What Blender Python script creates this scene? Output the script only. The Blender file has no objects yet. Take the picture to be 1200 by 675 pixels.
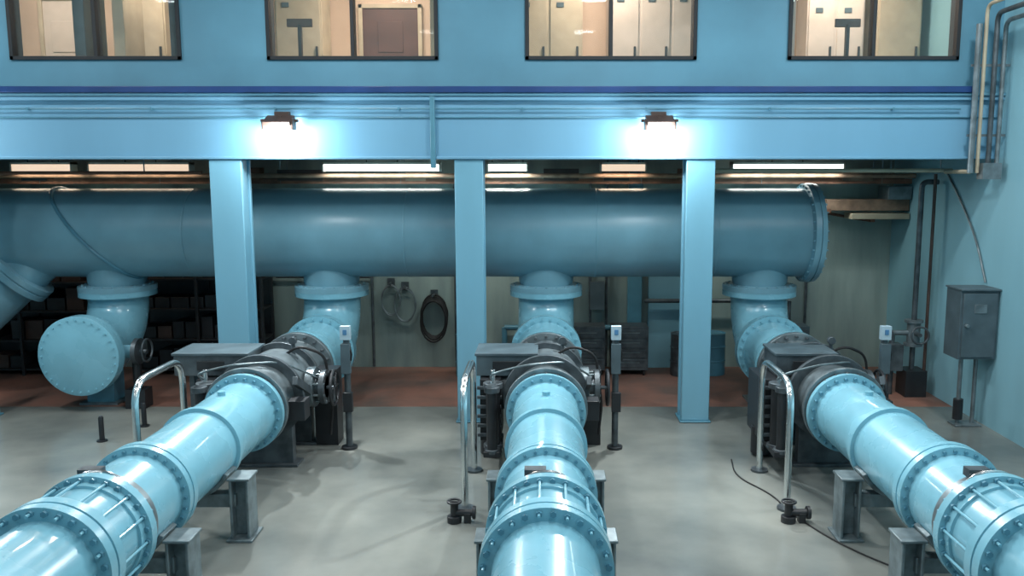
import bpy, bmesh, math, random
from mathutils import Vector, Matrix
random.seed(7)
sc = bpy.context.scene
sc.view_settings.view_transform = 'Standard'
sc.view_settings.look = 'None'

# ------------------------------------------------------------ materials
MATS = {}
def mat(name, col, rough=0.5, metal=0.0, var=0.12, scale=3.0, bump=0.0, col2=None, detail=6, coat=0.0, streak=False):
    m = bpy.data.materials.new(name); m.use_nodes = True
    nt = m.node_tree; b = nt.nodes['Principled BSDF']
    tc = nt.nodes.new('ShaderNodeTexCoord')
    n = nt.nodes.new('ShaderNodeTexNoise'); n.inputs['Scale'].default_value = scale
    n.inputs['Detail'].default_value = detail
    if streak:
        mp = nt.nodes.new('ShaderNodeMapping'); mp.inputs['Scale'].default_value = (1.0, 1.0, 0.18)
        nt.links.new(tc.outputs['Object'], mp.inputs[0]); nt.links.new(mp.outputs[0], n.inputs['Vector'])
    else:
        nt.links.new(tc.outputs['Object'], n.inputs['Vector'])
    r = nt.nodes.new('ShaderNodeValToRGB')
    r.color_ramp.elements[0].position = 0.35; r.color_ramp.elements[1].position = 0.65
    c2 = col2 if col2 else tuple(max(0, c*(1-var*2)) for c in col)
    r.color_ramp.elements[0].color = (*c2, 1); r.color_ramp.elements[1].color = (*col, 1)
    nt.links.new(n.outputs['Fac'], r.inputs[0]); nt.links.new(r.outputs[0], b.inputs['Base Color'])
    b.inputs['Metallic'].default_value = metal
    mr = nt.nodes.new('ShaderNodeMapRange')
    mr.inputs['To Min'].default_value = max(0.03, rough-0.07); mr.inputs['To Max'].default_value = min(1, rough+0.07)
    nt.links.new(n.outputs['Fac'], mr.inputs['Value']); nt.links.new(mr.outputs[0], b.inputs['Roughness'])
    b.inputs['Coat Weight'].default_value = coat
    if bump > 0:
        n2 = nt.nodes.new('ShaderNodeTexNoise'); n2.inputs['Scale'].default_value = scale*12
        nt.links.new(tc.outputs['Object'], n2.inputs['Vector'])
        bp = nt.nodes.new('ShaderNodeBump'); bp.inputs['Strength'].default_value = bump; bp.inputs['Distance'].default_value = 0.02
        nt.links.new(n2.outputs['Fac'], bp.inputs['Height']); nt.links.new(bp.outputs[0], b.inputs['Normal'])
    MATS[name] = m
    return m
def emat(name, col, s):
    m = bpy.data.materials.new(name); m.use_nodes = True
    nt = m.node_tree; b = nt.nodes['Principled BSDF']
    b.inputs['Base Color'].default_value = (*col, 1)
    b.inputs['Emission Color'].default_value = (*col, 1); b.inputs['Emission Strength'].default_value = s
    MATS[name] = m
    return m

mat('pipe_blue', (0.21, 0.48, 0.59), 0.27, var=0.07, scale=1.5, bump=0.04, coat=0.3)
mat('pipe_blue_dark', (0.09, 0.26, 0.35), 0.38, var=0.1, scale=3)
mat('header_blue', (0.20, 0.40, 0.49), 0.34, var=0.12, scale=0.8, bump=0.04)
mat('wall_blue', (0.18, 0.38, 0.47), 0.5, var=0.07, scale=0.8, bump=0.05, streak=True)
mat('beam_blue', (0.17, 0.38, 0.54), 0.42, var=0.05, scale=0.7, streak=True)
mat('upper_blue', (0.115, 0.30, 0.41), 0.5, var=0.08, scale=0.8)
mat('column_blue', (0.19, 0.43, 0.56), 0.4, var=0.06, scale=1.0, streak=True)
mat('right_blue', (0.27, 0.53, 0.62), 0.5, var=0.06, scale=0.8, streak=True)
mat('navy', (0.012, 0.05, 0.18), 0.4, var=0.1)
mat('back_wall', (0.38, 0.47, 0.43), 0.7, var=0.1, scale=1.3, bump=0.1, streak=True, col2=(0.15, 0.21, 0.21), detail=8)
mat('concrete', (0.31, 0.32, 0.285), 0.20, scale=0.42, bump=0.05, col2=(0.125, 0.14, 0.135), detail=9)  # darker noise patches mottle the concrete and paint in the floor's dark shading
mat('red_floor', (0.30, 0.14, 0.10), 0.6, scale=0.9, bump=0.1, col2=(0.13, 0.09, 0.075))
mat('steel_dark', (0.12, 0.145, 0.16), 0.38, metal=0.45, var=0.25, scale=5, bump=0.1)
mat('steel_grey', (0.22, 0.27, 0.29), 0.38, metal=0.5, var=0.2, scale=5)
mat('galv', (0.22, 0.28, 0.30), 0.42, metal=0.4, var=0.2, scale=7)
mat('chrome', (0.75, 0.78, 0.78), 0.22, metal=1.0, var=0.05)
mat('black', (0.022, 0.025, 0.029), 0.42, var=0.2)
mat('dark_frame', (0.012, 0.016, 0.02), 0.6, var=0.1)
mat('rubber', (0.012, 0.012, 0.013), 0.6, var=0.2)
mat('cream', (0.50, 0.43, 0.31), 0.6, var=0.12, scale=2)
mat('beige_wall', (0.58, 0.44, 0.33), 0.7, var=0.08, scale=1)
mat('brown_door', (0.10, 0.045, 0.035), 0.5, var=0.15, scale=2)
mat('white_cab', (0.60, 0.53, 0.46), 0.45, var=0.06)
mat('rust', (0.22, 0.10, 0.06), 0.7, var=0.25, scale=4)
mat('wood', (0.34, 0.22, 0.15), 0.7, var=0.25, scale=4)
mat('panel_grey', (0.085, 0.125, 0.145), 0.45, var=0.15, scale=3)
mat('sign_white', (0.42, 0.55, 0.62), 0.4, var=0.03)
mat('sign_blue', (0.08, 0.22, 0.4), 0.4, var=0.03)
mat('brown_metal', (0.08, 0.05, 0.04), 0.5, var=0.2)
mat('ceiling_dark', (0.16, 0.17, 0.17), 0.8, var=0.1)
emat('lamp_glow', (0.93, 1.0, 1.0), 60)
emat('tube_glow', (0.95, 1.0, 0.93), 2.6)
emat('tube_warm', (1.0, 0.74, 0.55), 0.8)
emat('bay_glow', (0.97, 1.0, 1.0), 14)
gm = bpy.data.materials.new('window_glass'); gm.use_nodes = True
gb = gm.node_tree.nodes['Principled BSDF']
gb.inputs['Roughness'].default_value = 0.02; gb.inputs['Alpha'].default_value = 0.08
gb.inputs['Base Color'].default_value = (0.3, 0.4, 0.4, 1)
MATS['glass'] = gm

# ------------------------------------------------------------ mesh builder
class MB:
    def __init__(s, name, origin=(0, 0, 0), bevel=0.0):
        s.name = name; s.o = Vector(origin); s.v = []; s.f = []; s.mi = []; s.mats = []; s.bevel = bevel
    def m(s, name):
        if name not in s.mats: s.mats.append(name)
        return s.mats.index(name)
    def add(s, verts, faces, mt):
        b = len(s.v); k = s.m(mt)
        s.v += [Vector(v) for v in verts]
        for f in faces: s.f.append([b+i for i in f]); s.mi.append(k)
    def box(s, c, d, mt, rot=None):
        c = Vector(c); vs = []
        for z in (-.5, .5):
            for x, y in ((-.5, -.5), (.5, -.5), (.5, .5), (-.5, .5)):
                p = Vector((x*d[0], y*d[1], z*d[2]))
                if rot: p = rot @ p
                vs.append(c+p)
        s.add(vs, [(3, 2, 1, 0), (4, 5, 6, 7), (0, 1, 5, 4), (1, 2, 6, 5), (2, 3, 7, 6), (3, 0, 4, 7)], mt)
    def bx(s, x0, x1, y0, y1, z0, z1, mt):
        s.box(((x0+x1)/2, (y0+y1)/2, (z0+z1)/2), (abs(x1-x0), abs(y1-y0), abs(z1-z0)), mt)
    def lathe(s, p0, axis, prof, mt, seg=40, caps=True):
        p0 = Vector(p0); a = Vector(axis).normalized()
        u = a.orthogonal().normalized()
        if abs(a.z) < 0.9:
            u = (Vector((0, 0, 1)) - a*a.z).normalized()
        w = a.cross(u)
        vs = []; fs = []
        for (t, r) in prof:
            for i in range(seg):
                an = 2*math.pi*i/seg
                vs.append(p0+a*t+(u*math.cos(an)+w*math.sin(an))*r)
        for j in range(len(prof)-1):
            for i in range(seg):
                i2 = (i+1) % seg
                fs.append((j*seg+i, j*seg+i2, (j+1)*seg+i2, (j+1)*seg+i))
        if caps:
            fs.append(tuple(reversed(range(seg)))); fs.append(tuple((len(prof)-1)*seg+i for i in range(seg)))
        s.add(vs, fs, mt)
    def cyl(s, p0, p1, r, mt, seg=24, r2=None):
        d = Vector(p1)-Vector(p0)
        s.lathe(p0, d, [(0, r), (d.length, r if r2 is None else r2)], mt, seg)
    def tube(s, pts, r, mt, seg=12, fillet=0.0, closed=False):
        pts = [Vector(p) for p in pts]
        if fillet > 0:
            out = [pts[0]]
            for i in range(1, len(pts)-1):
                a, b, c = pts[i-1], pts[i], pts[i+1]
                d1 = (a-b); d2 = (c-b); L = min(fillet, d1.length*.49, d2.length*.49)
                q0 = b+d1.normalized()*L; q2 = b+d2.normalized()*L
                n = 8
                for k in range(n+1):
                    t = k/n; out.append(q0*(1-t)**2+b*2*t*(1-t)+q2*t*t)
            out.append(pts[-1]); pts = out
        n = len(pts); T = []
        for i in range(n):
            if closed: t = pts[(i+1) % n]-pts[i-1]
            else: t = pts[min(i+1, n-1)]-pts[max(i-1, 0)]
            T.append(t.normalized())
        u = T[0].orthogonal().normalized(); vs = []
        for i in range(n):
            u = (u-T[i]*u.dot(T[i])).normalized(); w = T[i].cross(u)
            for k in range(seg):
                an = 2*math.pi*k/seg
                vs.append(pts[i]+(u*math.cos(an)+w*math.sin(an))*r)
        fs = []
        for i in range(n if closed else n-1):
            j = (i+1) % n
            for k in range(seg):
                k2 = (k+1) % seg
                fs.append((i*seg+k, i*seg+k2, j*seg+k2, j*seg+k))
        if not closed:
            fs.append(tuple(reversed(range(seg)))); fs.append(tuple((n-1)*seg+k for k in range(seg)))
        s.add(vs, fs, mt)
    def bolts(s, c, axis, R, n, r, L, mt, ph=0.5):
        c = Vector(c); a = Vector(axis).normalized()
        u = a.orthogonal().normalized(); w = a.cross(u)
        for i in range(n):
            an = 2*math.pi*(i+ph)/n
            p = c+(u*math.cos(an)+w*math.sin(an))*R
            s.cyl(p-a*L/2, p+a*L/2, r, mt, seg=6)
    def torus(s, c, axis, R, r, mt, seg=32):
        c = Vector(c); a = Vector(axis).normalized(); u = a.orthogonal().normalized(); w = a.cross(u)
        s.tube([c+(u*math.cos(2*math.pi*i/seg)+w*math.sin(2*math.pi*i/seg))*R for i in range(seg)], r, mt, seg=10, closed=True)
    def done(s):
        me = bpy.data.meshes.new(s.name)
        me.from_pydata([tuple(v-s.o) for v in s.v], [], s.f)
        for k in s.mats: me.materials.append(MATS[k])
        me.polygons.foreach_set('material_index', s.mi)
        me.polygons.foreach_set('use_smooth', [True]*len(s.f))
        me.update()
        bm = bmesh.new(); bm.from_mesh(me); bmesh.ops.recalc_face_normals(bm, faces=bm.faces); bm.to_mesh(me); bm.free()
        me.set_sharp_from_angle(angle=math.radians(32))
        ob = bpy.data.objects.new(s.name, me); ob.location = s.o
        sc.collection.objects.link(ob)
        if s.bevel > 0:
            b = ob.modifiers.new('bevel', 'BEVEL'); b.width = s.bevel; b.segments = 2; b.limit_method = 'ANGLE'; b.angle_limit = math.radians(50)
        return ob

def light(kind, name, loc, power, col, parent=None, size=1.0, size_y=None, aim=None, radius=0.1, spot=None):
    l = bpy.data.lights.new(name, kind); l.energy = power; l.color = col
    if kind == 'AREA':
        l.size = size
        if size_y: l.shape = 'RECTANGLE'; l.size_y = size_y
    elif kind in ('POINT', 'SPOT'):
        l.shadow_soft_size = radius
        if spot: l.spot_size = math.radians(spot); l.spot_blend = 0.7
    o = bpy.data.objects.new(name, l); sc.collection.objects.link(o)
    o.location = loc
    if aim: o.rotation_euler = (Vector(aim)-Vector(loc)).to_track_quat('-Z', 'Y').to_euler()
    if parent:
        o.parent = parent; o.location = Vector(loc)-parent.location
    return o

# ------------------------------------------------------------ room shell
XL, XR = -13.0, 7.4
YB = 18.3
YF = -1.5
def shell(name, x0, x1, y0, y1, z0, z1, mt):
    b = MB(name, ((x0+x1)/2, (y0+y1)/2, z0)); b.bx(x0, x1, y0, y1, z0, z1, mt); return b.done()
shell('floor', XL, XR, YF, 15.1, -0.2, 0.0, 'concrete')
shell('floor_rear', XL, XR, 15.1, YB, -0.2, 0.0, 'red_floor')
shell('wall_back', XL, XR, YB, YB+0.2, -0.2, 5.2, 'back_wall')
shell('wall_left', XL-0.2, XL, YF, YB+.2, -0.2, 9.7, 'wall_blue')
shell('wall_right', XR, XR+0.2, YF, YB+.2, -0.2, 9.7, 'right_blue')
shell('wall_front', XL, XR, YF-0.2, YF, -0.2, 9.7, 'wall_blue')
shell('ceiling', XL, XR, YF, YB+0.2, 9.5, 9.7, 'ceiling_dark')
shell('floor_mezzanine', XL, XR, 14.6, YB, 5.2, 5.45, 'ceiling_dark')

WY0, WY1 = 14.25, 14.5
WZ0, WZ1 = 6.04, 7.75
wcs = [-7.31, -3.14, 1.05, 5.31]; hw = 1.39
b = MB('wall_upper', (0, WY0, 5.45))
b.bx(XL, XR, WY0, WY1, 5.45, WZ0, 'upper_blue')
b.bx(XL, XR, WY0, WY1, WZ1, 9.5, 'upper_blue')
xs = [XL]
for c in wcs: xs += [c-hw, c+hw]
xs.append(XR)
for i in range(0, len(xs), 2): b.bx(xs[i], xs[i+1], WY0, WY1, WZ0, WZ1, 'upper_blue')
b.done()
for i, c in enumerate(wcs):
    w = MB('window_%d' % (i+1), (c, WY0, WZ0), bevel=0.006)
    t = 0.06
    w.bx(c-hw, c-hw+t, WY0-.04, WY1, WZ0, WZ1, 'dark_frame'); w.bx(c+hw-t, c+hw, WY0-.04, WY1, WZ0, WZ1, 'dark_frame')
    w.bx(c-hw, c+hw, WY0-.04, WY1, WZ0, WZ0+t, 'dark_frame'); w.bx(c-hw, c+hw, WY0-.04, WY1, WZ1-t, WZ1, 'dark_frame')
    w.bx(c-.03, c+.03, WY0-.02, WY1-.08, WZ0, WZ1, 'dark_frame')
    w.bx(c-hw+t, c+hw-t, WY0+.08, WY0+.09, WZ0+t, WZ1-t, 'glass')
    w.done()
shell('wall_control_room', XL, XR, 17.6, 17.8, 5.45, 9.5, 'beige_wall')
def ctl_door(name, x0, x1, mt, ztop=7.45):
    d = MB(name, ((x0+x1)/2, 17.55, 5.5), bevel=0.01)
    d.bx(x0-.08, x0, 17.5, 17.595, 5.475, ztop+.08, 'cream'); d.bx(x1, x1+.08, 17.5, 17.595, 5.475, ztop+.08, 'cream')
    d.bx(x0-.08, x1+.08, 17.5, 17.595, ztop, ztop+.08, 'cream')
    d.bx(x0, x1, 17.53, 17.595, 5.475, ztop, mt)
    d.cyl((x0+.1, 17.53, 6.45), (x0+.1, 17.44, 6.45), .035, 'chrome', 12)
    d.bx((x0+x1)/2-.25, (x0+x1)/2+.25, 17.515, 17.53, 6.6, 7.2, mt)
    d.done()
ctl_door('door_1', -3.65, -2.55, 'brown_door')
ctl_door('door_2', -10.0, -9.2, 'white_cab', 7.6)
def locker(x0, x1, z1, mt='white_cab', n=2):
    d = MB('control_cabinet', ((x0+x1)/2, 17.2, 5.45), bevel=0.01)
    d.bx(x0, x1, 16.9, 17.58, 5.475, z1, mt)
    for k in range(n):
        a = x0+(x1-x0)*k/n+.03; c = x0+(x1-x0)*(k+1)/n-.03
        d.bx(a, c, 16.87, 16.9, 5.55, z1-.06, mt)
        d.bx(c-.09, c-.05, 16.83, 16.87, 6.4, 6.62, 'black')
        for q in range(3): d.bx(a+.15, c-.15, 16.86, 16.87, z1-.25-q*.05, z1-.235-q*.05, 'cream')
        d.bx(a+.12, a+.26, 16.855, 16.87, z1-.65, z1-.56, 'panel_grey')
    d.done()
locker(1.2, 3.0, 8.1, n=3); locker(-.6, .7, 8.0, 'cream', 2)
locker(5.0, 6.1, 7.9, 'white_cab', n=2); locker(6.35, 7.2, 8.2, 'cream', 1)
locker(-8.2, -7.3, 8.0, 'cream', 1); locker(-5.2, -4.3, 8.0, 'cream', n=1)
for x, mt in ((-8.25, 'panel_grey'), (-7.55, 'cream'), (-1.95, 'cream'), (4.3, 'white_cab'), (-6.55, 'panel_grey')):
    d = MB('room_partition', (x, 16.2, 5.45), bevel=.01); d.bx(x-.06, x+.06, 15.6, 16.4, 5.475, 9.4, mt); d.bx(x-.10, x+.10, 15.55, 15.65, 5.475, 9.4, mt); d.done()
for x, z in ((-4.25, 6.75), (5.2, 6.75)):
    d = MB('desk_monitor', (x, 15.2, 5.45), bevel=0.01)
    d.bx(x-.7, x+.7, 14.9, 15.5, 6.05, 6.10, 'brown_door')
    for lx in (-.65, .65):
        for ly in (14.95, 15.45): d.bx(x+lx-.03, x+lx+.03, ly-.03, ly+.03, 5.475, 6.05, 'black')
    d.bx(x-.03, x+.03, 15.15, 15.25, 6.10, z, 'black'); d.bx(x-.15, x+.15, 15.05, 15.35, 6.10, 6.12, 'black')
    d.bx(x-.22, x+.22, 15.17, 15.22, z-.04, z+.10, 'brown_metal')
    d.done()
d = MB('floor_control_room', (0, 16, 5.44)); d.bx(XL, XR, 14.5, 17.6, 5.45, 5.47, 'cream'); d.done()
for i, (x, e) in enumerate(((-9.4, 70), (-7.1, 75), (-3.1, 90), (1.0, 90), (5.3, 85))):
    f = MB('ceiling_light', (x, 16, 8.6)); f.bx(x-.6, x+.6, 15.8, 16.2, 8.55, 8.65, 'white_cab'); f.bx(x-.55, x+.55, 15.85, 16.15, 8.535, 8.55, 'tube_glow')
    f.cyl((x-.4, 16, 8.65), (x-.4, 16, 9.5), .015, 'black', 6); f.cyl((x+.4, 16, 8.65), (x+.4, 16, 9.5), .015, 'black', 6)
    fo = f.done()
    light('AREA', 'lamp', (x, 16, 8.5), e*1.35, (1.0, 0.84, 0.70), fo, size=1.1, size_y=.4)

# ------------------------------------------------------------ beam & columns
b = MB('support_beam', (0, 14.3, 4.44), bevel=0.012)
b.bx(XL, XR, 14.12, 14.62, 4.44, 5.45, 'beam_blue')
b.bx(XL, XR, 14.08, 14.12, 4.44, 4.49, 'beam_blue')
b.bx(XL, XR, 14.09, 14.12, 5.10, 5.125, 'pipe_blue_dark')
b.bx(XL, XR, 14.05, 14.12, 5.38, 5.45, 'beam_blue')
b.bx(-1.88, -1.80, 14.03, 14.12, 4.30, 5.45, 'pipe_blue_dark')
b.done()
b = MB('trim_1', (0, 14.1, 5.5), bevel=0.01); b.bx(XL, XR, 14.02, 14.25, 5.45, 5.50, 'upper_blue'); b.bx(XL, 6.9, 13.99, 14.07, 5.50, 5.60, 'navy'); b.done()
b = MB('beam_conduit', (0, 14, 5.2))
b.tube([(XL+.02, 14.06, 5.25), (6.7, 14.06, 5.25)], .014, 'pipe_blue_dark', 8)
for k in range(10): b.bx(XL+.6+k*2.0, XL+.63+k*2.0, 14.04, 14.12, 5.23, 5.27, 'pipe_blue_dark')
b.done()
for x, w in ((-9.85, .5), (-5.26, .53), (-1.27, .47), (2.54, .47)):
    c = MB('support_column', (x, 14.3, 0), bevel=0.012)
    c.bx(x-w/2, x+w/2, 14.12, 14.20, .03, 4.44, 'column_blue')
    c.bx(x-w/2, x+w/2, 14.50, 14.58, .03, 4.44, 'column_blue')
    c.bx(x-w/2+.03, x+w/2-.03, 14.20, 14.50, .03, 4.44, 'column_blue')
    c.bx(x-w/2-.03, x+w/2+.03, 14.08, 14.63, 0, .03, 'pipe_blue_dark')
    c.done()

# ------------------------------------------------------------ flood lamps on beam
for x, aim in ((-10.3, (-7, 5, 0)), (-4.27, (-3.0, 7, 0)), (1.82, (-.8, 6, 0))):
    f = MB('flood_lamp', (x, 14.0, 4.9), bevel=0.006)
    f.bx(x-.12, x+.12, 14.02, 14.118, 4.98, 5.20, 'brown_metal')
    f.cyl((x, 14.05, 5.10), (x, 13.88, 5.10), .03, 'brown_metal', 10)
    rot = Matrix.Rotation(math.radians(22), 3, 'X')
    f.box((x, 13.86, 5.05), (.44, .32, .07), 'brown_metal', rot)
    f.bx(x-.25, x-.21, 13.76, 13.96, 4.90, 5.07, 'brown_metal'); f.bx(x+.21, x+.25, 13.76, 13.96, 4.90, 5.07, 'brown_metal')
    f.cyl((x-.30, 13.9, 5.05), (x+.30, 13.9, 5.05), .025, 'brown_metal', 10)
    f.lathe((x, 13.9, 4.74), (0, 0, 1), [(0, .04), (.04, .10), (.12, .15), (.20, .15), (.25, .08)], 'lamp_glow', 20)
    fo = f.done()
    light('POINT', 'bulb', (x, 13.64, 4.78), 110, (0.90, 0.98, 1.0), fo, radius=.1)
    light('SPOT', 'flood', (x, 13.62, 4.74), 750, (0.95, 0.99, 1.0), fo, radius=.10, spot=125, aim=aim)

# ------------------------------------------------------------ header pipe
HY, HZ, HR = 16.2, 3.09, 0.835
h = MB('header_pipe', (0, HY, HZ))
h.lathe((-12.9, HY, HZ), (1, 0, 0), [(0, HR), (17.80, HR)], 'header_blue', 64)
h.lathe((4.82, HY, HZ), (1, 0, 0), [(0, HR), (.03, .93), (.12, .94), (.121, .92), (.14, .92), (.141, .94), (.23, .93), (.30, .7)], 'header_blue', 64)
h.bolts((4.95, HY, HZ), (1, 0, 0), .885, 32, .018, .28, 'header_blue')
for wx in (-6.6, -2.6, .9, 3.1):
    h.lathe((wx, HY, HZ), (1, 0, 0), [(0, HR), (.01, HR+.006), (.03, HR+.006), (.04, HR)], 'header_blue', 64, caps=False)
pts = []
for i in range(48):
    a = 2*math.pi*i/48
    pts.append((-8.45-.75*math.sin(a), HY+(HR+.01)*math.cos(a), HZ+(HR+.01)*math.sin(a)))
h.tube(pts, .035, 'pipe_blue_dark', 8, closed=True)
lanes = [-8.2, -4.1, 0.0, 4.08]
for x in lanes:
    h.lathe((x, HY, HZ-.55), (0, 0, -1), [(0, .52), (.35, .52), (.42, .50), (.44, .69), (.54, .69)], 'header_blue', 48)
    h.bolts((x, HY, HZ-1.04), (0, 0, 1), .61, 20, .022, .15, 'header_blue')
d0 = Vector((-9.55, 16.1, 2.75)); d1 = Vector((-11.7, 15.5, .6)); dd = (d1-d0).normalized()
h.lathe(d0, dd, [(0, .5), (.45, .5), (.46, .66), (.56, .66), (.57, .64), (.59, .64), (.6, .66), (.7, .66), (.71, .5), (3.0, .5)], 'header_blue', 40)
h.done()

# ------------------------------------------------------------ elbows
AZ = 1.03
EB = .85
for i, x in enumerate(lanes):
    e = MB('pipe_elbow', (x, 15.4, 0))
    e.lathe((x, HY, 2.005), (0, 0, -1), [(0, .69), (.10, .69), (.11, .54), (.17, .54)], 'pipe_blue', 48)
    pts = [(x, HY, 1.90)]
    n = 14
    for k in range(n+1):
        a = math.pi/2*k/n
        pts.append((x, HY-EB+EB*math.cos(a), AZ+EB-EB*math.sin(a)))
    fy = 14.78 if i == 0 else 15.18
    pts.append((x, fy+.05, AZ))
    r = .53
    e.tube(pts, r, 'pipe_blue', 40)
    fr = .71 if i == 0 else .64
    e.lathe((x, fy+.10, AZ), (0, -1, 0), [(0, r), (.01, fr), (.11, fr)], 'pipe_blue', 48)
    e.bx(x-.25, x+.25, 15.3, 15.7, 0, .62, 'pipe_blue_dark'); e.bx(x-.35, x+.35, 15.2, 15.8, 0, .04, 'steel_grey')
    if i == 0:
        e.lathe((x, fy-.015, AZ), (0, -1, 0), [(0, fr), (.11, fr), (.12, fr-.02)], 'pipe_blue', 48)
        e.bolts((x, fy-.02, AZ), (0, 1, 0), .645, 28, .018, .28, 'pipe_blue')
        e.cyl((x+.45, 15.1, AZ), (x+.85, 15.1, AZ), .12, 'pipe_blue', 16); e.cyl((x+.80, 15.1, AZ), (x+.88, 15.1, AZ), .24, 'steel_dark', 20)
        e.torus((x+1.0, 15.1, AZ+.02), (1, 0, 0), .2, .02, 'steel_dark'); e.cyl((x+.88, 15.1, AZ), (x+1.0, 15.1, AZ), .04, 'steel_dark', 10)
        e.cyl((x+.8, 15.1, .1), (x+.8, 15.1, AZ-.02), .08, 'black', 10); e.bx(x+.62, x+.98, 14.95, 15.25, 0, .35, 'black')
    else:
        e.lathe((x, fy-.015, AZ), (0, -1, 0), [(0, fr), (.10, fr), (.11, .54), (.55, .47), (1.24, .47), (1.25, .60), (1.345, .60)], 'pipe_blue', 48)
        e.bolts((x, fy-.02, AZ), (0, 1, 0), .585, 24, .02, .28, 'pipe_blue')
    e.done()

# ------------------------------------------------------------ valves
VY = 12.55
for i, (x, bo) in enumerate(((-4.1, -.80), (0.0, -.58), (4.08, -.28))):
    v = MB('butterfly_valve', (x, VY, 0), bevel=0.006)
    v.lathe((x, 13.80, AZ), (0, -1, 0), [(0, .60), (.10, .60), (.11, .47), (.45, .48), (.9, .53), (1.3, .54), (1.7, .50), (2.1, .46), (2.4, .46), (2.41, .57), (2.49, .57)], 'steel_grey', 48)
    v.bolts((x, 13.74, AZ), (0, 1, 0), .55, 20, .024, .28, 'steel_dark')
    v.bolts((x, 11.36, AZ), (0, 1, 0), .50, 20, .022, .2, 'steel_dark')
    for ry in (12.0, 12.9): v.lathe((x, ry, AZ), (0, -1, 0), [(0, .50), (.0, .62), (.08, .62), (.08, .50)], 'steel_dark', 48)
    v.cyl((x-.95, VY, AZ), (x+.80, VY, AZ), .17, 'steel_dark', 24)
    v.cyl((x+.52, VY, AZ), (x+.64, VY, AZ), .30, 'steel_grey', 24); v.cyl((x+.72, VY, AZ), (x+.80, VY, AZ), .26, 'steel_dark', 24)
    v.bolts((x+.7, VY, AZ), (1, 0, 0), .22, 8, .02, .22, 'galv')
    v.cyl((x-.55, VY, AZ), (x-.70, VY, AZ), .34, 'steel_dark', 24)
    ax = x-.78
    v.bx(ax-.18, ax+.12, VY-.50, VY+.30, .35, 1.26, 'black')
    for k in range(6): v.bx(ax-.22, ax+.14, VY-.54, VY-.50, .42+k*.14, .47+k*.14, 'steel_dark')
    v.cyl((ax-.05, VY-.1, .45), (ax-.05, VY-.1, .04), .16, 'black', 20)
    for dy, rr in ((-.66, .10), (-.9, .07)):
        v.cyl((ax+.02, VY+dy, .35), (ax+.02, VY+dy, 1.2), rr, 'black', 20); v.cyl((ax+.02, VY+dy, .30), (ax+.02, VY+dy, .36), rr+.04, 'steel_dark', 20); v.cyl((ax+.02, VY+dy, 1.18), (ax+.02, VY+dy, 1.26), rr+.04, 'steel_dark', 20)
    v.bx(ax-.1, ax+.14, VY-1.0, VY-.1, .26, .34, 'black')
    v.cyl((ax+.02, VY-.66, 1.26), (ax+.02, VY-.66, 1.45), .035, 'chrome', 12)
    bxc = x+bo
    hwid = .54 if i == 0 else .44
    v.bx(bxc-hwid, bxc+hwid, VY-.35, VY+.35, 1.28, 1.58, 'steel_dark' if i != 1 else 'panel_grey')
    v.bx(bxc-hwid-.02, bxc+hwid+.02, VY-.38, VY+.38, 1.58, 1.62, 'panel_grey')
    v.bx(bxc-.2, bxc+.2, VY-.37, VY-.35, 1.36, 1.5, 'black')
    for dx in (-hwid+.06, hwid-.06): v.bx(bxc+dx-.04, bxc+dx+.04, VY+.1, VY+.25, .9 if abs(bo+dx) < .5 else 0.0, 1.30, 'steel_dark')
    for fyy in (12.05, 13.05):
        v.bx(x-.42, x+.42, fyy-.08, fyy+.08, 0.04, .6, 'steel_dark'); v.bx(x-.5, x+.5, fyy-.16, fyy+.16, 0, .04, 'steel_dark')
    v.tube([(ax, VY-.66, 1.3), (ax, VY-.95, 1.45), (x-.3, VY-.95, 1.58), (x+.3, VY-.6, 1.55), (x+.65, VY-.2, 1.25), (x+.72, VY, 1.1)], .016, 'galv', 8, fillet=.2)
    v.tube([(x+.15, VY+.1, 1.5), (x+.4, VY, 1.66), (x+.75, VY+.1, 1.5), (x+.85, VY+.1, .7), (x+.8, VY+.1, .25)], .02, 'rubber', 8, fillet=.15)
    v.torus((x+.92, VY-.05, AZ), (1, 0, 0), .26, .022, 'black'); v.cyl((x+.8, VY-.05, AZ), (x+.92, VY-.05, AZ), .03, 'steel_dark', 8)
    for an in range(3):
        q = math.pi*an/3; v.cyl((x+.92, VY-.05-.26*math.cos(q), AZ-.26*math.sin(q)), (x+.92, VY-.05+.26*math.cos(q), AZ+.26*math.sin(q)), .014, 'black', 6)
    v.cyl((x+.25, VY+.2, 1.45), (x+.25, VY+.2, 1.66), .03, 'steel_dark', 10); v.cyl((x+.25, VY+.14, 1.70), (x+.25, VY+.22, 1.70), .06, 'steel_dark', 20)
    v.box((x+.60, VY-.5, 1.15), (.07, 1.0, .12), 'steel_dark', Matrix.Rotation(math.radians(-25), 3, 'X'))
    v.bx(x+.5, x+.74, VY-1.02, VY-.75, .80, 1.08, 'black')
    v.bx(x+.5, x+.85, VY+.35, VY+.7, .0, 1.2, 'black'); v.bx(x+.52, x+.83, VY+.33, VY+.35, .7, 1.1, 'steel_grey')
    v.done()
    g = MB('guard_tube', (x-1.02, 11.1, 0))
    gx = x-1.03
    g.tube([(gx, 10.35, .02), (gx, 10.35, 1.64), (gx, 11.75, 1.64), (gx, 11.75, .02)], .045, 'chrome', 14, fillet=.35)
    g.cyl((gx, 10.35, 0), (gx, 10.35, .03), .12, 'steel_dark', 20); g.cyl((gx, 11.75, 0), (gx, 11.75, .03), .12, 'steel_dark', 20)
    g.done()
    p = MB('instrument_stand', (x+1.06, 12.75, 0), bevel=0.004)
    px = x+1.06
    p.cyl((px, 12.75, 0), (px, 12.75, .04), .12, 'black', 20); p.cyl((px, 12.75, .04), (px, 12.75, 1.72), .05, 'steel_dark', 14)
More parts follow.
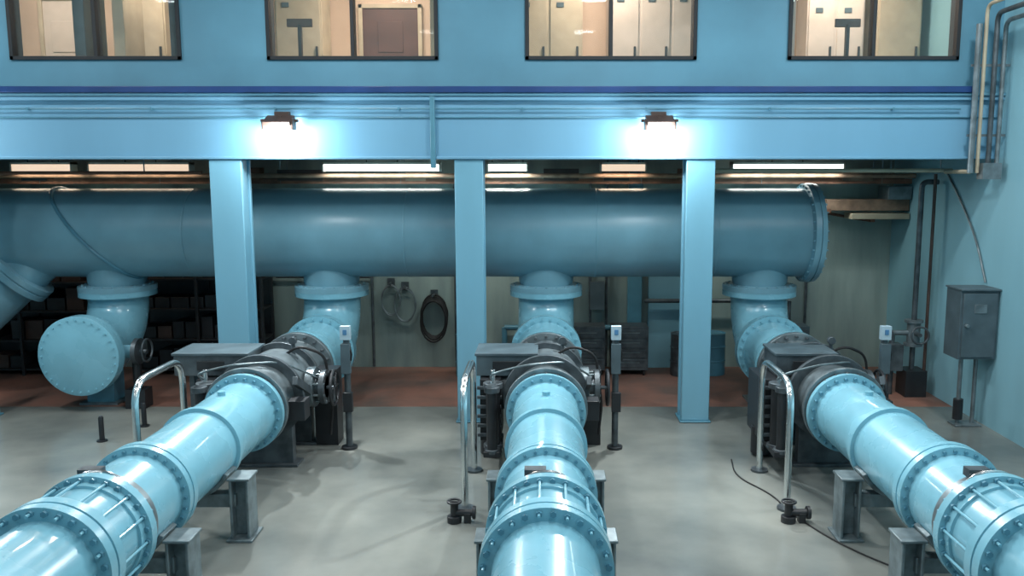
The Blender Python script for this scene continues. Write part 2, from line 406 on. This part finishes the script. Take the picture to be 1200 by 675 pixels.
    p.bx(px-.075, px+.075, 12.66, 12.76, 1.72, 1.93, 'sign_white'); p.bx(px-.03, px+.03, 12.65, 12.66, 1.80, 1.88, 'sign_blue')
    p.bx(px-.07, px+.07, 12.64, 12.74, 1.2, 1.66, 'panel_grey'); p.bx(px-.06, px+.08, 12.66, 12.74, .6, .9, 'black')
    p.tube([(px+.05, 12.7, 1.66), (px+.09, 12.68, 1.5), (px+.08, 12.68, 1.4)], .015, 'rubber', 6)
    p.done()
    if i != 0:
        q = MB('drain_valve', (x-1.1, 10.0, 0), bevel=0.004)
        qx = x-1.12
        q.cyl((qx, 9.95, 0), (qx, 9.95, .08), .09, 'black', 16); q.cyl((qx, 9.95, .08), (qx, 9.95, .24), .05, 'black', 14)
        q.torus((qx, 9.95, .26), (0, 0, 1), .08, .014, 'black'); q.cyl((qx-.08, 9.95, .26), (qx+.08, 9.95, .26), .012, 'black', 6)
        q.cyl((qx, 9.95, .12), (qx+.24, 9.95, .12), .045, 'black', 14); q.cyl((qx+.22, 9.95, .12), (qx+.26, 9.95, .12), .08, 'black', 16)
        q.bx(qx+.12, qx+.20, 9.9, 10.0, 0, .12, 'black')
        q.done()

# ------------------------------------------------------------ discharge pipes
for i, x in enumerate((-4.1, 0.0, 4.08)):
    z = 1.0
    p = MB('discharge_pipe', (x, 9, 0))
    R = .445
    p.lathe((x, 11.28, z), (0, -1, 0), [(0, .54), (.09, .54), (.10, R), (1.45, R), (1.455, R+.045), (1.55, R+.045), (1.555, R), (2.85, R), (2.86, .52), (2.95, .52), (2.952, .50), (2.975, .50), (2.977, .52), (3.06, .52), (3.07, R), (4.0, R)], 'pipe_blue', 64)
    p.bolts((x, 11.21, z), (0, 1, 0), .49, 24, .020, .18, 'pipe_blue_dark')
    p.bolts((x, 8.315, z), (0, 1, 0), .48, 28, .018, .26, 'pipe_blue_dark')
    p.lathe((x, 7.42, z), (0, -1, 0), [(0, R), (.001, .55), (.10, .55), (.105, .50), (.20, .50), (.205, .475), (.60, .475), (.605, .56), (.71, .56), (.713, .535), (.735, .535), (.737, .56), (.84, .56), (.845, R), (6.0, R)], 'pipe_blue', 64)
    for k in range(28):
        a = 2*math.pi*(k+.5)/28; c, s_ = math.cos(a), math.sin(a)
        if k % 2: p.cyl((x+.515*c, 7.44, z+.515*s_), (x+.515*c, 6.50, z+.515*s_), .013, 'pipe_blue', 8)
        for yy in (7.43, 7.31, 6.81, 6.57):
            p.cyl((x+.515*c, yy-.025, z+.515*s_), (x+.515*c, yy+.02, z+.515*s_), .028, 'pipe_blue_dark', 6)
    p.lathe((x, 7.62, z), (0, -1, 0), [(0, R), (0, R+.025), (.09, R+.025), (.09, R)], 'steel_grey', 48)
    p.box((x-.10, 7.58, z+R+.05), (.20, .12, .08), 'steel_dark')
    p.tube([(x-.3, 7.50, z+.36), (x-.15, 7.50, z+R+.07), (x+.1, 7.50, z+R+.09), (x+.32, 7.50, z+.36)], .016, 'chrome', 8, fillet=.1)
    p.cyl((x, 10.5, z+R-.01), (x, 10.5, z+R+.05), .05, 'pipe_blue', 14)
    p.done()
    for yy in (9.55, 7.9, 4.0):
        s = MB('pipe_support', (x, yy, 0), bevel=0.008)
        hgt = .72
        for sx in (-.56, .56):
            s.bx(x+sx-.10, x+sx+.10, yy-.02, yy+.02, .03, hgt, 'galv'); s.bx(x+sx-.11, x+sx-.08, yy-.15, yy+.15, .03, hgt, 'galv'); s.bx(x+sx+.08, x+sx+.11, yy-.15, yy+.15, .03, hgt, 'galv')
            s.bx(x+sx-.15, x+sx+.15, yy-.2, yy+.2, 0, .03, 'galv'); s.bx(x+sx-.13, x+sx+.13, yy-.16, yy+.16, hgt, hgt+.03, 'galv')
        s.bx(x-.5, x+.5, yy-.08, yy+.08, .38, .54, 'galv')
        vs = []; n = 14
        for k in range(n+1):
            a = math.radians(205+130*k/n)
            for rr in (R+.002, R+.05):
                for yv in (-.15, .15): vs.append((x+rr*math.cos(a), yy+yv, z+rr*math.sin(a)))
        fs = []
        for k in range(n):
            a = 4*k; c = a+4
            fs += [(a, a+1, c+1, c), (a+2, c+2, c+3, a+3), (a, c, c+2, a+2), (a+1, a+3, c+3, c+1)]
        fs += [(0, 2, 3, 1), (4*n, 4*n+1, 4*n+3, 4*n+2)]
        s.add(vs, fs, 'galv')
        s.done()

# ------------------------------------------------------------ rear clutter above/behind header
t = MB('cable_tray', (0, 17.4, 3.95))
t.bx(XL+.05, 7.3, 17.15, 17.18, 4.0, 4.10, 'rust'); t.bx(XL+.05, 7.3, 17.62, 17.65, 4.0, 4.10, 'rust')
for k in range(65): t.bx(XL+.1+k*.31, XL+.15+k*.31, 17.15, 17.65, 4.0, 4.02, 'rust')
for k, (c, r) in enumerate((('black', .03), ('rubber', .04), ('wood', .035), ('rust', .04), ('steel_grey', .03))):
    t.tube([(XL+.05, 17.22+.08*k, 4.06), (-6, 17.22+.08*k, 4.07), (0, 17.22+.08*k, 4.05), (7.2, 17.22+.08*k, 4.07)], r, c, 8)
for k in range(9):
    xx = XL+.5+k*2.4
    if xx > 7.2: continue
    t.cyl((xx, 17.16, 4.0), (xx, 17.16, 5.2), .012, 'steel_grey', 6); t.cyl((xx, 17.64, 4.0), (xx, 17.64, 5.2), .012, 'steel_grey', 6)
for xx, w, hh, mt in ((-10.2, .5, .15, 'black'), (-6.0, .6, .22, 'rust'), (-4.9, .9, .18, 'brown_metal'), (-2.6, .4, .12, 'wood'), (.3, .7, .2, 'brown_metal'), (1.4, .5, .14, 'black'), (2.9, .5, .2, 'rust'), (6.2, .6, .2, 'wood')):
    t.bx(xx-w/2, xx+w/2, 17.12, 17.4, 4.06, 4.1+hh, mt)
t.done()
t = MB('roof_joists', (0, 17.9, 4.5), bevel=.01)
for xx in (-11, -8.7, -6.2, -3.9, -1.8, .6, 3.1, 5.6):
    t.bx(xx-.08, xx+.08, 14.63, YB-.01, 4.75, 5.2, 'rust')
t.bx(XL+.01, XR-.01, 17.9, 18.1, 4.50, 4.75, 'rust')
t.done()
pp = MB('overhead_piping', (0, 16, 4.4))
pp.tube([(2.6, 14.85, 4.26), (7.0, 14.85, 4.26)], .035, 'cream', 10)
pp.tube([(-12.8, 15.0, 4.22), (-6.0, 15.0, 4.22)], .03, 'rust', 10)
pp.tube([(-12.8, 17.0, 4.16), (7.3, 17.0, 4.16)], .045, 'wood', 10)
for xx in (-11, -7, 2.8, 6.8):
    pp.cyl((xx, 15.0 if xx < 0 else 14.85, 4.22), (xx, 15.0 if xx < 0 else 14.85, 5.2), .012, 'steel_grey', 6); pp.cyl((xx, 17.0, 4.16), (xx, 17.0, 5.2), .012, 'steel_grey', 6)
pp.done()
for x, L, mt in ((-9.8, 1.2, 'tube_warm'), (-7.9, 2.0, 'tube_warm'), (-3.2, 2.3, 'tube_glow'), (-.75, .8, 'tube_glow'), (4.7, 2.2, 'tube_glow'), (1.5, .9, 'tube_warm')):
    f = MB('fluorescent_fixture', (x, 16.8, 4.4))
    f.bx(x-L/2, x+L/2, 16.70, 16.92, 4.38, 4.42, 'white_cab'); f.bx(x-L/2+.03, x+L/2-.03, 16.72, 16.90, 4.25, 4.38, mt)
    f.bx(x-L/2, x-L/2+.03, 16.70, 16.92, 4.24, 4.42, 'white_cab'); f.bx(x+L/2-.03, x+L/2, 16.70, 16.92, 4.24, 4.42, 'white_cab')
    for dx in (-.3, .3): f.cyl((x+dx, 16.8, 4.42), (x+dx, 16.8, 5.2), .01, 'black', 6)
    fo = f.done()
    light('AREA', 'tube_lamp', (x, 16.8, 4.22), 10 if mt == 'tube_warm' else 34, (1, .8, .6) if mt == 'tube_warm' else (.95, 1, .95), fo, size=L, size_y=.2)

def coil(x, z, R, n, mt='rubber'):
    c = MB('hose_coil', (x, YB-.1, z))
    for k in range(n):
        r = R-random.random()*.07
        pts = []
        for j in range(28):
            a = 2*math.pi*j/28
            pts.append((x+r*.62*math.cos(a)+random.uniform(-.008, .008), YB-.07-.035*k, z+r*math.sin(a)-.02*k))
        c.tube(pts, .022 if n > 3 else .014, mt, 8, closed=True)
    c.cyl((x, YB-.01, z+R-.02), (x, YB-.3, z+R-.02), .025, 'steel_dark', 10); c.bx(x-.08, x+.08, YB-.03, YB-.01, z+R-.1, z+R+.08, 'steel_dark')
    c.done()
coil(-2.42, 1.15, .48, 6); coil(-3.35, 1.5, .38, 2, 'steel_grey'); coil(-3.05, 1.4, .4, 2, 'steel_grey')
def rack(x0, x1, H, fill, cols):
    r = MB('storage_rack', ((x0+x1)/2, 17.8, 0), bevel=.005)
    for xx in (x0, (x0+x1)/2, x1):
        for yy in (17.5, 18.15): r.bx(xx-.03, xx+.03, yy-.03, yy+.03, 0, H, 'black')
    n = int(H/.6)
    for k in range(n+1):
        zz = .1+k*(H-.15)/n
        r.bx(x0, x1, 17.5, 18.15, zz, zz+.04, 'black')
        if k == n: break
        xx = x0+.05
        while xx < x1-.4:
            w = random.uniform(.22, .4); hh = random.uniform(.2, .48)
            if random.random() < fill: r.bx(xx, xx+w, 17.6, 18.1, zz+.04, zz+.04+hh, random.choice(cols))
            xx += w+.04
    r.bx(x0, x1, 18.16, 18.18, .1, H, 'black')
    r.done()
rack(-8.6, -5.9, 2.7, .95, ['black', 'black', 'brown_metal', 'black'])
rack(-12.6, -9.3, 2.6, .95, ['black', 'brown_metal', 'black'])
c = MB('pilaster', (1.9, 18.2, 0), bevel=.01)
c.bx(1.75, 2.05, 18.1, YB-.01, 0, 5.15, 'pipe_blue_dark'); c.bx(2.2, 3.2, 18.2, YB-.01, 0, 2.4, 'wall_blue'); c.done()
c = MB('wall_piping', (0, 18.2, 0))
for xx, z1 in ((-4.6, 2.4), (-3.75, 2.4), (-1.95, 4.0), (.95, 4.0), (1.3, 4.0), (5.6, 3.2)):
    c.tube([(xx, 18.22, .03), (xx, 18.22, z1)], .03, 'steel_dark', 8)
c.tube([(-.9, 18.15, .9), (1.7, 18.15, .9)], .06, 'pipe_blue_dark', 12); c.tube([(-.9, 18.15, .9), (-.9, 18.15, 0)], .06, 'pipe_blue_dark', 12)
c.tube([(2.1, 18.05, 1.5), (5.2, 18.05, 1.5)], .045, 'steel_dark', 12); c.tube([(3.4, 18.05, 0), (3.4, 18.05, 2.2)], .06, 'pipe_blue_dark', 12); c.tube([(5.2, 18.05, 0), (5.2, 18.05, 1.5)], .045, 'steel_dark', 12)
c.tube([(-5.8, 18.2, 2.0), (-3.75, 18.2, 2.0)], .03, 'steel_dark', 8)
for xx in (-4.3, .2, 1.1): c.bx(xx-.15, xx+.15, 18.1, 18.25, 1.3, 1.9, 'panel_grey')
c.done()
for x, mt in ((-4.9, 'panel_grey'), (.85, 'steel_dark'), (1.75, 'steel_dark'), (5.1, 'panel_grey')):
    d = MB('tool_chest', (x, 17.7, 0), bevel=.01)
    d.bx(x-.38, x+.38, 17.45, 17.95, .12, 1.05, mt)
    for k in range(4): d.bx(x-.34, x+.34, 17.43, 17.45, .18+k*.21, .36+k*.21, 'steel_dark'); d.bx(x-.2, x+.2, 17.41, 17.43, .28+k*.21, .30+k*.21, 'galv')
    for dx in (-.3, .3):
        for yy in (17.52, 17.88): d.cyl((x+dx-.02, yy, .06), (x+dx+.02, yy, .06), .06, 'rubber', 14)
    d.done()
for x, y, mt in ((-1.6, 17.5, 'pipe_blue_dark'), (2.9, 17.6, 'steel_dark'), (3.5, 17.7, 'pipe_blue_dark')):
    d = MB('steel_drum', (x, y, 0)); d.lathe((x, y, 0), (0, 0, 1), [(0, .28), (.02, .29), (.28, .28), (.30, .295), (.32, .28), (.58, .28), (.60, .295), (.62, .28), (.86, .28), (.88, .29), (.88, .26), (.86, .255)], mt, 28); d.done()
for x, y in ((-7.05, 13.1), (-6.75, 13.9)):
    q = MB('floor_bollard', (x, y, 0)); q.lathe((x, y, 0), (0, 0, 1), [(0, .08), (.02, .08), (.021, .04), (.38, .04), (.41, .025)], 'black', 16); q.done()

# ------------------------------------------------------------ right side
e = MB('electrical_cabinet', (7.05, 14.1, 0), bevel=.01)
e.bx(6.76, 7.38, 13.75, 14.25, 1.18, 2.32, 'panel_grey'); e.bx(6.80, 7.34, 13.72, 13.75, 1.22, 2.28, 'panel_grey'); e.bx(6.74, 7.39, 13.70, 14.27, 2.32, 2.35, 'panel_grey')
e.cyl((6.86, 13.72, 1.75), (6.86, 13.66, 1.75), .03, 'galv', 10); e.bx(6.98, 7.18, 13.71, 13.72, 1.95, 2.1, 'steel_grey')
e.cyl((6.95, 14.0, .0), (6.95, 14.0, 1.18), .035, 'steel_grey', 12); e.cyl((7.2, 14.0, .0), (7.2, 14.0, 1.18), .035, 'steel_grey', 12); e.bx(6.85, 7.3, 13.85, 14.15, 0, .03, 'steel_grey')
e.cyl((6.95, 14.0, .1), (6.95, 14.0, .45), .08, 'black', 12)
e.done()
c = MB('standpipe', (7.0, 16.0, 0))
c.tube([(7.0, 16.0, 0), (7.0, 16.0, 4.05), (7.3, 16.0, 4.05)], .05, 'steel_dark', 12, fillet=.12)
c.tube([(7.2, 15.9, 0), (7.2, 15.9, 4.2)], .03, 'brown_metal', 10)
c.cyl((7.0, 16.0, 1.0), (7.0, 16.0, 1.4), .12, 'steel_grey', 16); c.cyl((7.0, 16.0, .95), (7.0, 16.0, 1.0), .17, 'steel_grey', 16); c.cyl((7.0, 16.0, 1.4), (7.0, 16.0, 1.45), .17, 'steel_grey', 16)
c.cyl((7.0, 16, 1.2), (7.0, 15.7, 1.2), .04, 'steel_dark', 10); c.torus((7.0, 15.7, 1.2), (0, 1, 0), .16, .02, 'steel_dark')
c.cyl((7.0, 16, 1.2), (6.6, 16, 1.2), .05, 'steel_grey', 10); c.tube([(6.6, 16, 1.22), (6.6, 16, .0)], .05, 'steel_dark', 10)
c.bx(6.45, 6.75, 15.8, 16.1, .5, 1.0, 'steel_dark'); c.bx(6.8, 7.2, 15.75, 16.2, 0, .5, 'black')
c.done()
d = MB('bracket_shelf', (6.3, 17.6, 3.3), bevel=.01)
d.bx(5.7, 7.38, 17.4, 17.75, 3.45, 3.68, 'wood'); d.bx(6.2, 7.38, 17.35, 17.8, 3.28, 3.40, 'cream'); d.bx(6.9, 7.38, 17.3, 17.85, 3.68, 3.95, 'steel_grey')
d.bx(5.7, 5.8, 17.4, YB-.01, 3.40, 3.5, 'rust'); d.bx(6.6, 6.7, 17.4, YB-.01, 3.22, 3.3, 'rust'); d.tube([(5.75, 17.6, 3.4), (6.6, 18.25, 3.25)], .03, 'rust', 8)
d.done()
c = MB('brace_shadow_line', (7.3, 14.5, 3))  # thin tube modelled in place of a curved wall brace's shadow line
c.tube([(7.37, 15.8, 4.2), (7.37, 15.2, 3.7), (7.37, 14.6, 3.1), (7.37, 14.2, 2.4)], .018, 'steel_grey', 8, fillet=.5); c.done()
c = MB('conduit_stack', (7.0, 13.8, 4.3))
c.tube([(6.84, 13.9, 4.22), (6.84, 13.9, 6.55)], .045, 'steel_grey', 10)
c.tube([(6.96, 13.92, 4.22), (6.96, 13.92, 6.85), (6.96, 11.5, 6.85)], .03, 'cream', 10, fillet=.15)
c.tube([(7.12, 13.9, 4.2), (7.12, 13.9, 6.72), (7.12, 11.5, 6.72)], .04, 'steel_dark', 10, fillet=.15)
c.tube([(7.26, 13.9, 4.2), (7.26, 13.9, 6.6), (7.26, 11.5, 6.6)], .035, 'galv', 10, fillet=.15)
for z in (4.8, 5.9): c.bx(6.78, 7.39, 13.94, 13.98, z, z+.04, 'steel_grey')
c.tube([(6.84, 13.9, 4.24), (6.84, 14.75, 4.24)], .035, 'cream', 8)
c.bx(7.0, 7.3, 13.8, 14.0, 4.12, 4.38, 'steel_grey')
c.done()
def hose(pts, r=.022):
    b = MB('floor_cable', (pts[0][0], pts[0][1], 0))
    b.tube([(p[0], p[1], r+.002) for p in pts], r, 'rubber', 8, fillet=.5); b.done()
hose([(2.75, 12.2), (2.65, 11.5), (3.0, 10.8), (3.05, 10.2), (3.4, 9.2), (4.0, 8.4)], .010)

# ------------------------------------------------------------ high bay lamps
for y in (1.5, 6.5, 11.0):
    for x in (-9.5, -3.6, 1.2, 6.0):
        f = MB('high_bay_lamp', (x, y, 8.6))
        f.cyl((x, y, 9.49), (x, y, 8.95), .03, 'black', 8); f.lathe((x, y, 8.95), (0, 0, -1), [(0, .12), (.15, .14), (.18, .2), (.42, .42), (.43, .40)], 'steel_grey', 24, caps=False)
        f.lathe((x, y, 8.56), (0, 0, -1), [(0, .36), (.01, .36)], 'bay_glow', 24)
        fo = f.done()
        e = {1.5: 90, 6.5: 135, 11.0: 170}[y]
        if x == -3.6 and y < 10: e *= .4
        light('AREA', 'bay_light', (x, y, 8.5), e, (0.96, 0.99, 1.0), fo, size=.6)

w = bpy.data.worlds.new('World'); sc.world = w; w.use_nodes = True
w.node_tree.nodes['Background'].inputs[0].default_value = (0.4, 0.5, 0.55, 1); w.node_tree.nodes['Background'].inputs[1].default_value = 0.2

# ------------------------------------------------------------ camera
cam = bpy.data.cameras.new('camera'); co = bpy.data.objects.new('camera', cam); sc.collection.objects.link(co)
cam.sensor_width = 36; cam.lens = 36*1000/1200; cam.shift_x = -40/1200
co.location = (0, 0, 4.25); co.rotation_euler = (math.radians(90-7.8), 0, 0)
sc.camera = co
